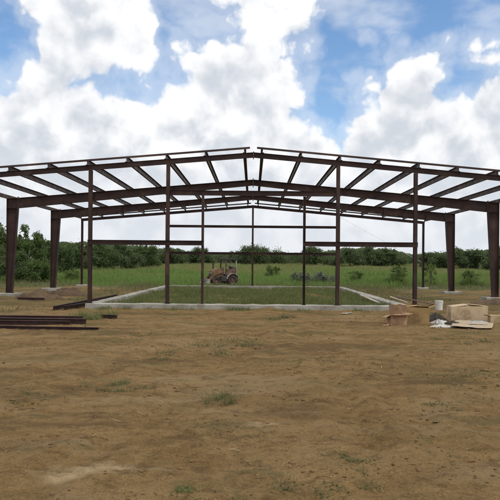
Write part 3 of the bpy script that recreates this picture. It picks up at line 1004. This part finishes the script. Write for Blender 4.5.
for a in [(187, 494, .26, 420, .055, 'green weed tuft at the bottom edge below the pale sand patch', 'weed'),
          (292, 486, .42, 520, .05, 'wide weed tuft at the bottom edge right of centre'),
          (352, 458, .22, 260, .05, 'small grey green weed tuft above the wide bottom tuft'),
          (372, 470, .24, 260, .045, 'sparse weed tuft just right of the small grey green one'),
          (217, 402, .26, 260, .20, 'upright green tuft in the open dirt left of centre'),
          (122, 385, .5, 420, .085, 'flat spreading green tuft in the dirt on the left'),
          (165, 360, .45, 200, .06, 'faint small tuft behind the flat spreading tuft'),
          (225, 345, 1.1, 420, .15, 'wide low weed patch in front of the left door jamb'),
          (455, 372, .9, 420, .06, 'low weed patch on the right side of the dirt'),
          (492, 384, .8, 520, .08, 'dark weed clump at the right picture edge'),
          (440, 402, .5, 220, .05, 'thin weed tuft below the right side weed patch'),
          (482, 340, .9, 320, .09, 'weed patch just below the flat cardboard sheet'),
          (92, 318, .8, 620, .28, 'leafy green weed clump at the curb corner beside lying steel', 'weed'),
          (283, 318, .5, 160, .22, 'dry upright weed in front of the curb near the right jamb'),
          (20, 398, .5, 200, .05, 'thin weed tuft at the left picture edge'),
          (430, 440, .3, 140, .04, 'tiny weed tuft in the dirt toward the lower right')]:
    tuft(*a)


def litter():
    rs = np.random.RandomState(17)
    # clods of dirt
    base = np.array([(1, 0, 0), (-1, 0, 0), (0, 1, 0), (0, -1, 0), (0, 0, 1), (0, 0, -1)], float)
    tri = [(0, 2, 4), (2, 1, 4), (1, 3, 4), (3, 0, 4), (2, 0, 5), (1, 2, 5), (3, 1, 5), (0, 3, 5)]
    vs = [tuple(b) for b in base]; fs = []
    cache = {}
    def mid(a, b):
        k = (min(a, b), max(a, b))
        if k not in cache:
            q = (np.array(vs[a]) + np.array(vs[b])); q /= np.linalg.norm(q)
            vs.append(tuple(q)); cache[k] = len(vs) - 1
        return cache[k]
    for (a, b, c) in tri:
        ab, bc, ca = mid(a, b), mid(b, c), mid(c, a)
        fs += [(a, ab, ca), (ab, b, bc), (ca, bc, c), (ab, bc, ca)]
    T = np.array(vs); Fc = np.array(fs)
    N = 16000
    Y = 3.6 * (24 / 3.6) ** rs.rand(N); X = rs.uniform(-1, 1, N) * (Y * .45 + .8)
    m = fbm(X * .7, Y * .9 + 20, 3)
    keep = m > -.05 + .5 * rs.rand(N)
    X, Y = X[keep], Y[keep]; n = len(X)
    s = (0.004 + 0.020 * rs.rand(n) ** 4) * (0.6 + .05 * Y)
    V = T[None] * np.clip(1 + .38 * rs.normal(size=(n, len(T), 1)), .35, 1.8) * s[:, None, None]
    V = V * (0.55 + .9 * rs.rand(n, 1, 3)) * np.array([1.15, 1.0, .6])
    V += np.stack([X, Y, ground_h(X, Y) + s * .15], 1)[:, None]
    f = (Fc[None] + (np.arange(n) * len(T))[:, None, None]).reshape(-1, 3)
    o = np_mesh('dirt_clods', V.reshape(-1, 3), f, M['clod'])
    tag(o, 'small clods of brown dirt scattered over the scraped ground', 'dirt clods', kind='stuff')
    # dead stalks lying about
    N = 5200
    Y = 3.8 * (24 / 3.8) ** rs.rand(N); X = rs.uniform(-1, 1, N) * (Y * .45 + .8)
    m = fbm(X * .5 + 70, Y * .7, 3)
    keep = m > .0 + .4 * rs.rand(N)
    X, Y = X[keep], Y[keep]; n = len(X)
    L = (.02 + .09 * rs.rand(n) ** 2) * (.7 + .05 * Y); a = rs.uniform(0, math.pi, n); w = .0015 + .0004 * Y
    dx, dy = np.cos(a) * L / 2, np.sin(a) * L / 2
    wx_, wy_ = -np.sin(a) * w, np.cos(a) * w
    z = lambda x, y: ground_h(x, y) + .006 + .01 * rs.rand(n)
    z0, z1 = z(X - dx, Y - dy), z(X + dx, Y + dy)
    v = np.stack([np.stack([X - dx - wx_, Y - dy - wy_, z0], 1), np.stack([X + dx - wx_, Y + dy - wy_, z1], 1),
                  np.stack([X + dx + wx_, Y + dy + wy_, z1 + .003], 1), np.stack([X - dx + wx_, Y - dy + wy_, z0 + .003], 1)], 1).reshape(-1, 3)
    o = np_mesh('dead_straw', v, np.arange(n * 4).reshape(n, 4), M['straw'])
    tag(o, 'dead straw and stalks lying on the brown dirt', 'straw', kind='stuff')


litter()

# ------------------------------------------------------------------ old tractor in the grass
def tractor(x, y, rot):
    z = gz(x, y)
    t = empty('old_tractor', (x, y, z), rot, 'old rusty orange tractor with open canopy and front loader in the grass', 'tractor')
    # local frame: front toward -X
    MB().box((-0.05, 0, .62), (2.0, .34, .26)).build('chassis', M['rust'], t, .02)
    h = MB(); h.plate([(-1.02, .70), (-.14, .70), (-.14, 1.44), (-.34, 1.48), (-.86, 1.40), (-1.02, 1.24)], -.36, .36)
    hood = h.build('hood', M['orange'], t, .04)
    g = MB()
    for i in range(6): g.box((-1.035, 0, .80 + i * .055), (.02, .46, .022))
    g.build('grille', M['iron'], hood)
    MB().tube([(-.84, -.16, 1.25), (-.84, -.16, 1.55)], .04, 8).tube([(-.84, -.16, 1.5), (-.84, -.16, 1.98)], .075, 10).build('exhaust_pipe', M['iron'], t)
    MB().box((.0, 0, 1.08), (.24, .62, .86)).build('dashboard', M['rust'], t, .02)
    MB().box((.02, -.48, .60), (.62, .34, .46)).build('side_tank', M['iron'], t, .03)
    MB().bar((.24, -.56, 1.20), (1.2, -.56, 1.20), .05, .50).build('side_panel', M['rust'], t)
    sw = MB(); n = 16
    ring = [(0.16 + .06 * math.sin(2 * math.pi * k / n), .17 * math.cos(2 * math.pi * k / n), 1.47 + .15 * math.sin(2 * math.pi * k / n)) for k in range(n + 1)]
    sw.tube(ring, .016, 6); sw.tube([(.03, 0, 1.30), (.16, 0, 1.47)], .02, 6)
    sw.build('steering_wheel', M['iron'], t)
    s = MB(); s.box((.72, 0, 1.03), (.44, .48, .10)); s.box((.95, 0, 1.34), (.12, .56, .62))
    s.build('seat', M['iron'], t, .03)
    MB().box((.70, 0, .88), (.5, .5, .22)).build('seat_base', M['rust'], t, .02)
    for sy in (-1, 1):
        def wheel(cx, r, w, yy):
            ty = MB(); ty.lathe([(r * .56, -w / 2), (r * .86, -w / 2), (r * .97, -w * .36), (r, 0), (r * .97, w * .36), (r * .86, w / 2), (r * .56, w / 2), (r * .56, -w / 2)], (cx, yy, r - .03), 'y', 26)
            for k in range(18):
                a = 2 * math.pi * k / 18
                q = Matrix.Rotation(-a, 3, 'Y') @ Matrix.Rotation(.45 if k % 2 else -.45, 3, 'X')
                ty.box((cx + math.cos(a) * r * .985, yy + (w * .22 if k % 2 else -w * .22), r - .03 + math.sin(a) * r * .985), (r * .07, w * .5, r * .09), q)
            wh = MB().lathe([(.0, -w * .22), (r * .2, -w * .22), (r * .3, -w * .1), (r * .5, -w * .28), (r * .57, -w * .4), (r * .57, w * .4), (r * .5, w * .28), (r * .3, w * .1), (0, w * .2)], (cx, yy, r - .03), 'y', 22).build('wheel', M['rust'], t)
            ty.build('tyre', M['rubber'], wh)
        wheel(.78, .50, .34, sy * .60)
        wheel(-.74, .42, .26, sy * .54)
        fe = MB()
        pts = [(.78 + .60 * math.cos(a), .47 + .60 * math.sin(a)) for a in [math.radians(d) for d in range(20, 171, 15)]]
        inn = [(.78 + .56 * math.cos(a), .47 + .56 * math.sin(a)) for a in [math.radians(d) for d in range(170, 19, -15)]]
        k = len(pts)
        for i in range(k - 1):
            fe.plate([pts[i], pts[i + 1], inn[k - 2 - i], inn[k - 1 - i]], sy * .62 - .19, sy * .62 + .19)
        fe.build('fender', M['pale_metal'], t)
        for xx in (.22, 1.22):
            MB().bar((xx, sy * .50, .90), (xx, sy * .50, 2.24), .10, .09, up=(0, 1, 0)).build('canopy_post', M['pale_metal'] if xx > 1 else M['rust'], t)
        MB().bar((-.05, sy * .42, 1.22), (-.95, sy * .42, .92), .09, .15).bar((-.9, sy * .42, .95), (-1.42, sy * .42, .30), .09, .13).build('loader_arm', M['orange'], t)
        MB().lathe([(0, -.02), (.07, -.02), (.08, .03), (0, .03)], (-1.06, sy * .19, 1.06), 'x', 12).build('headlight', M['pale_metal'], t)
    MB().box((.72, 0, 2.30), (1.24, 1.24, .15)).build('canopy', M['iron'], t, .02)
    MB().bar((1.24, -.5, 1.5), (1.24, .5, 1.5), .05, .05).bar((.22, -.5, 1.95), (.22, .5, 1.95), .05, .05).bar((.22, -.53, 1.72), (1.22, -.53, 1.55), .05, .05).build('canopy_rail', M['iron'], t)
    b = MB()
    prof = [(-1.38, .62), (-1.32, .20), (-1.40, .04), (-1.86, .02)]
    th = [(-1.87, .05), (-1.42, .075), (-1.355, .215), (-1.415, .62)]
    b.plate(prof + th, -.66, .66)
    for sy in (-.66, .66):
        b.plate([(-1.38, .62), (-1.32, .20), (-1.40, .04), (-1.86, .02), (-1.60, .40)], sy - .012 + .03 * (sy < 0), sy + .012 + .03 * (sy < 0))
    b.build('bucket', M['pale_metal'], t)
    MB().box((1.18, .0, .80), (.22, .8, .30)).build('drawbar_block', M['rust'], t, .02)


tractor(-2.72, 55.8, math.radians(30))

# ------------------------------------------------------------------ steel lying on the ground at left
def lying(kind, p0, p1, d, bf, label, name='steel_beam', lift=0.0, mat='steel_old'):
    c = ((p0[0] + p1[0]) / 2, (p0[1] + p1[1]) / 2)
    zs = [gz(p0[0] + (p1[0] - p0[0]) * k / 8, p0[1] + (p1[1] - p0[1]) * k / 8) for k in range(9)]
    z = sorted(zs)[6] - .01 + lift
    L = math.hypot(p1[0] - p0[0], p1[1] - p0[1])
    m = MB()
    a, b = (-L / 2, 0, d / 2), (L / 2, 0, d / 2)
    {'i': lambda: m.ibeam(a, b, d, bf), 'c': lambda: m.channel(a, b, d, bf, side=1), 'z': lambda: m.zee(a, b, d, bf)}[kind]()
    o = m.build(name, M[mat])
    o.location = (c[0], c[1], z)
    o.rotation_euler = (0, 0, math.atan2(p1[1] - p0[1], p1[0] - p0[0]))
    tag(o, label, 'steel beam', 'steel members lying on the dirt at left')


lying('i', (-8.3, 20.9), (-5.45, 20.75), .13, .12, 'shorter dark steel beam rearmost of those lying on the left dirt')
lying('i', (-9.3, 19.5), (-4.95, 19.25), .17, .14, 'thick maroon steel beam lying in the middle of the left dirt stack')
lying('c', (-9.0, 19.05), (-5.35, 18.95), .13, .09, 'steel channel lying tight in front of the thick maroon beam')
lying('c', (-9.2, 18.15), (-4.2, 17.65), .085, .08, 'long thin steel channel nearest the camera on the left dirt')
lying('z', (-7.62, 24.7), (-7.35, 35.2), .16, .075, 'long dark purlin lying lengthwise outside the left curb', 'steel_purlin', .03, 'steel')
lying('z', (-7.3, 25.0), (-6.9, 27.6), .16, .075, 'short dark purlin beside the long one at the curb corner', 'steel_purlin', .02, 'steel')
lying('i', (-5.05, 21.7), (-4.5, 21.5), .12, .11, 'short steel offcut lying right of the curb corner weeds')


def dirt_heap(x, y, w, d, h, seed, label):
    rs = np.random.RandomState(seed)
    n, k = 44, 34
    u, v = np.meshgrid(np.linspace(-1, 1, n), np.linspace(-1, 1, k), indexing='ij')
    X, Y = u * w / 2, v * d / 2
    r = np.sqrt(u * u + v * v)
    z = h * np.clip(1 - r ** 1.6, 0, 1) * (.8 + .35 * fbm(X * 1.3 + seed, Y * 1.3, 2)) + .035 * fbm(X * 7, Y * 7 + seed, 3) - .06 * (r > .9) - .03
    z = z + (ground_h(X + x, Y + y))
    V = np.stack([X, Y, z], -1).reshape(-1, 3)
    i = np.arange(n * k).reshape(n, k)
    f = np.stack([i[:-1, :-1], i[1:, :-1], i[1:, 1:], i[:-1, 1:]], -1).reshape(-1, 4)
    o = np_mesh('dirt_heap', V, f, M['soil'], smooth=True)
    o.location = (x, y, 0)
    tag(o, label, 'dirt heap', 'heaps of dug soil')
    return o


dirt_heap(-10.9, 33.0, 2.6, 2.2, .62, 3, 'reddish brown dirt heap right of the front left tapered column')
dirt_heap(-10.4, 36.2, 2.6, 1.8, .62, 8, 'second dirt heap behind the reddish one near the left columns')
dirt_heap(-13.0, 31.6, 2.2, 1.6, .30, 12, 'low grey dirt heap in front of the left edge concrete pier')
dirt_heap(12.3, 31.8, 3.6, 1.8, .34, 15, 'low dirt heap in front of the right edge tapered column')
rb = MB(); rb.box((0, 0, .1), (.42, .22, .16), Matrix.Rotation(.3, 3, 'Z')); o = rb.build('concrete_chunk', M['concrete'], None, .03)
o.location = (-10.15, 32.75, gz(-10.15, 32.75) + .38); tag(o, 'small pale concrete chunk on top of the reddish dirt heap', 'concrete chunk')
lying('i', (-11.6, 31.9), (-10.2, 31.7), .12, .1, 'short rusty beam piece in front of the reddish dirt heap')

# ------------------------------------------------------------------ cartons and rubbish at right
def carton(x, y, w, d, h, rz_, mat, label, flaps=(1, 1, 1, 1), z=None, sag=0.035, name='cardboard_box', seed=0, tape=False, cat='cardboard box'):
    rnd = random.Random(seed)
    z0 = (gz(x, y) - .01) if z is None else z
    t = empty(name, (x, y, z0), rz_, label, cat, 'cartons dumped by the right corner')
    j = lambda s=sag: rnd.uniform(-s, s)
    th = .012
    co = [(-w / 2, -d / 2), (w / 2, -d / 2), (w / 2, d / 2), (-w / 2, d / 2)]
    topo = [(x_ + j(), y_ + j(), h + j()) for x_, y_ in co]
    m = MB()
    sub = []
    # walls: outer and inner skin so that the open top shows thickness
    ins = lambda p: (p[0] * (1 - 2 * th / w), p[1] * (1 - 2 * th / d))
    vo = [(x_, y_, 0) for x_, y_ in co] + topo
    vi = [(*ins(p), th) for p in co] + [(*ins(p), p[2]) for p in topo]
    vs = vo + vi
    fs = [(3, 2, 1, 0)] + [(i, (i + 1) % 4, (i + 1) % 4 + 4, i + 4) for i in range(4)]
    fs += [(8, 9, 10, 11)] + [((i + 1) % 4 + 8, i + 8, i + 12, (i + 1) % 4 + 12) for i in range(4)]
    fs += [(i + 4, (i + 1) % 4 + 4, (i + 1) % 4 + 12, i + 12) for i in range(4)]
    m.add(vs, fs)
    m.build('carton_body', M[mat], t)
    for i in range(4):
        if not flaps[i]: continue
        a, b = Vector(topo[i]), Vector(topo[(i + 1) % 4])
        mid = (a + b) / 2
        outw = Vector((mid.x, mid.y, 0)).normalized()
        if flaps[i] == 2:      # folded in, closing the top
            dr = -outw * 1.0 + Vector((0, 0, .05 + .06 * (i % 2)))
            L = (d if i % 2 == 0 else w) / 2 * .98
        else:
            ang = rnd.uniform(-.5, .55)
            dr = outw * math.cos(ang) + Vector((0, 0, math.sin(ang)))
            L = min(w, d) * rnd.uniform(.40, .52)
        e = (b - a) * .03
        c1, c2 = b - e + dr * L, a + e + dr * L
        nrm = (b - a).cross(dr).normalized() * .006
        q = [a + e * .3, b - e * .3, c1, c2]
        q = [p_ + Vector((0, 0, .004)) for p_ in q]
        MB().add([p_ + nrm for p_ in q] + [p_ - nrm for p_ in q], [(0, 1, 2, 3), (7, 6, 5, 4), (0, 4, 5, 1), (1, 5, 6, 2), (2, 6, 7, 3), (3, 7, 4, 0)]).build('flap', M[mat], t)
    if tape:
        MB().box((w * .42, -d / 2 - .004, h * .82), (.10, .006, .16)).build('tape', M['tape'], t)
    return t


carton(5.34, 20.75, .68, .50, .56, -.22, 'cardboard', 'large brown cardboard box standing at the front of the rubbish pile', (0, 1, 2, 2), seed=3)
carton(4.52, 20.15, .50, .42, .30, .12, 'cardboard_pink', 'small low open cardboard box left of the large brown box', (1, 1, 0, 1), seed=5)
carton(5.02, 22.1, .52, .45, .52, .25, 'cardboard_pink', 'reddish cardboard box behind the small low open one', (2, 2, 2, 2), seed=7)
carton(7.28, 21.9, 1.22, .50, .50, .03, 'cardboard_pale', 'long pale tan carton standing behind the flat cardboard sheet', (2, 2, 2, 2), seed=9, tape=True)
carton(8.15, 21.2, .70, .4, .20, -.1, 'cardboard_pale', 'low tan carton cut by the right picture edge', (2, 1, 2, 1), seed=11)


def plank(p0, p1, w, th, mat, label, name='wooden_board', cat='board', group=None):
    p0, p1 = Vector(p0), Vector(p1)
    o = MB().bar(p0 - (p0 + p1) / 2, p1 - (p0 + p1) / 2, w, th).build(name, M[mat], None, .003)
    o.location = (p0 + p1) / 2
    return tag(o, label, cat, group)


plank((4.78, 21.35, .80), (5.92, 20.75, .57), .20, .025, 'board_dark', 'dark brown board propped across the tops of the cardboard boxes')
plank((4.62, 21.6, .78), (5.15, 21.35, .60), .10, .025, 'board_pale', 'short pale board lying just behind the dark propped board')
plank((5.95, 29.6, .06), (5.62, 33.4, .30), .12, .05, 'board_pale', 'pale timber stub leaning on the right curb')

# flat cardboard sheet, slightly curled
def sheet(pts, mat, label, name, curl, seed, cat, th=.008, lift=.012):
    rs = np.random.RandomState(seed)
    a, b, c, d = [np.array(p, float) for p in pts]
    n, k = 26, 18
    u, v = np.meshgrid(np.linspace(0, 1, n), np.linspace(0, 1, k), indexing='ij')
    P = (a * (1 - u[..., None]) + b * u[..., None]) * (1 - v[..., None]) + (d * (1 - u[..., None]) + c * u[..., None]) * v[..., None]
    ctr = P.reshape(-1, 2).mean(0)
    g = ground_h(P[..., 0], P[..., 1])
    e = np.maximum(np.abs(u - .5), np.abs(v - .5)) * 2
    z = np.maximum(g, g.mean()) + lift + curl * (e ** 4) * (0.5 + fbm(u * 2 + seed, v * 2, 2)) + .012 * fbm(u * 4, v * 4 + seed, 2)
    top = np.concatenate([P - ctr, z[..., None]], -1).reshape(-1, 3)
    bot = top - np.array([0, 0, th])
    i = np.arange(n * k).reshape(n, k)
    f1 = np.stack([i[:-1, :-1], i[1:, :-1], i[1:, 1:], i[:-1, 1:]], -1).reshape(-1, 4)
    f2 = f1[:, ::-1] + n * k
    ed = []
    loop = list(i[:, 0]) + list(i[-1, 1:]) + list(i[::-1, -1][1:]) + list(i[0, ::-1][1:])
    for q in range(len(loop) - 1):
        ed.append((loop[q + 1], loop[q], loop[q] + n * k, loop[q + 1] + n * k))
    o = np_mesh(name, np.concatenate([top, bot]), np.concatenate([f1, f2, np.array(ed)]), M[mat], smooth=False)
    o.location = (ctr[0], ctr[1], 0)
    return tag(o, label, cat)


sheet([(5.95, 19.35), (7.05, 18.95), (7.72, 20.6), (6.75, 21.4)], 'sheet', 'flat pale cardboard sheet lying on the dirt before the long carton', 'cardboard_sheet', .05, 4, 'cardboard sheet')


def crumple(x, y, w, d, h, mat, seed, label, name, cat, z=None):
    n, k = 30, 24
    u, v = np.meshgrid(np.linspace(-1, 1, n), np.linspace(-1, 1, k), indexing='ij')
    r = np.sqrt(u * u + v * v)
    an = np.arctan2(v, u)
    rr = 1 + .25 * np.sin(an * 3 + seed) + .15 * np.sin(an * 7 + seed * 2)
    X = u * w / 2 * rr; Y = v * d / 2 * rr
    g = ground_h(X + x, Y + y) if z is None else np.full_like(X, z)
    zz = h * np.clip(1.05 - r ** 1.5, 0, 1) ** .6 * (.70 + .55 * np.abs(fbm(X * 6 / max(w, .3) + seed, Y * 6 / max(w, .3), 2))) + g - .015
    V = np.stack([X, Y, zz], -1).reshape(-1, 3)
    i = np.arange(n * k).reshape(n, k)
    keep = (r < 1.08)
    f = np.stack([i[:-1, :-1], i[1:, :-1], i[1:, 1:], i[:-1, 1:]], -1).reshape(-1, 4)
    f = f[keep.reshape(-1)[f].all(1)]
    o = np_mesh(name, V, f, M[mat])
    o.location = (x, y, 0)
    return tag(o, label, cat)


crumple(5.80, 19.75, .68, .36, .10, 'film', 2, 'crumpled white plastic bag right of the large brown box', 'plastic_bag', 'plastic bag')
crumple(6.0, 20.6, .50, .34, .17, 'film', 6, 'second white plastic bag behind the crumpled one', 'plastic_bag', 'plastic bag')
crumple(6.12, 21.7, .66, .5, .30, 'dark_cloth', 9, 'heap of dark rags below the white bucket', 'rag_heap', 'rags')
crumple(6.32, 20.4, .46, .36, .13, 'dark_cloth', 13, 'small dark rag at the left end of the long carton', 'dark_rag', 'rags')
crumple(7.05, 20.2, .55, .26, .07, 'grey_film', 15, 'grey plastic film lying on the flat cardboard sheet', 'plastic_film', 'plastic film', z=.075)


def bucket(x, y):
    t = empty('white_bucket', (x, y, gz(x, y) - .01), .3, 'white plastic bucket standing behind the rubbish', 'bucket')
    h = .42
    MB().lathe([(0, 0), (.135, 0), (.142, .01), (.162, h - .06), (.170, h - .06), (.170, h - .045), (.163, h - .045), (.166, h), (.160, h), (.136, .015), (0, .015)], (0, 0, 0), 'z', 28).build('bucket_body', M['white_plastic'], t)
    pts = [(.172 * math.cos(a), -.03 - .12 * math.sin(a), h - .05 - .14 * math.sin(a)) for a in [math.pi * k / 12 for k in range(13)]]
    MB().tube(pts, .004, 6).build('handle', M['galv'], t)


bucket(7.82, 27.0)

# low bushes and tall weeds standing in the field
for i, (px, Y, py, w, k, lab) in enumerate([
        (272, 74, 263, 2.2, 'bush', 'low yellow green bush in the field right of the central far post'),
        (398, 58, 262, 2.4, 'bush', 'leafy bush in the field behind the post beside the cardboard boxes'),
        (431, 60, 258, 1.8, 'bush', 'upright leafy bush between the far right corner post and tapered column'),
        (470, 58, 268, 2.6, 'bush', 'low spreading bush between the two right tapered columns'),
        (356, 62, 268, 2.0, 'bush', 'small bush in the field right of the thick door post'),
        (300, 60, 271, 2.4, 'grey', 'pale grey green scrub in the field beside the right door jamb'),
        (323, 61, 271.5, 2.6, 'grey', 'pale grey green scrub just left of the thick right door post'),
        (73, 62, 268, 2.2, 'bush', 'small bush left of the slender far left corner post')]):
    tree('field_bush', wx(px, Y), Y, top_h(px, py, Y), w, 300 + i, M['leaf_' + k], 0.13, 1100, lab, 'bush', 'bushes standing in the field', low=2)

# scraps of torn carton and paper round the rubbish
for i, (x, y, w, d, rot, mt, lab) in enumerate([
        (4.05, 19.35, .30, .20, .4, 'cardboard_pink', 'small torn carton scrap on the dirt left of the small open box'),
        (5.35, 19.1, .24, .15, 1.1, 'sheet', 'small pale carton scrap on the dirt before the large brown box'),
        (3.55, 24.1, .42, .16, .15, 'film', 'white plastic strip on the dirt by the right end of the front curb'),
        (7.55, 18.5, .34, .22, -.5, 'cardboard', 'brown carton scrap on the dirt below the flat cardboard sheet')]):
    c, s_ = math.cos(rot), math.sin(rot)
    q = [(x + c * a - s_ * b, y + s_ * a + c * b) for a, b in ((-w / 2, -d / 2), (w / 2 * .9, -d / 2 * .8), (w / 2, d / 2), (-w / 2 * .8, d / 2 * .9))]
    sheet(q, mt, lab, 'carton_scrap' if mt != 'film' else 'plastic_strip', .04, 40 + i, 'scrap', .005, .012)
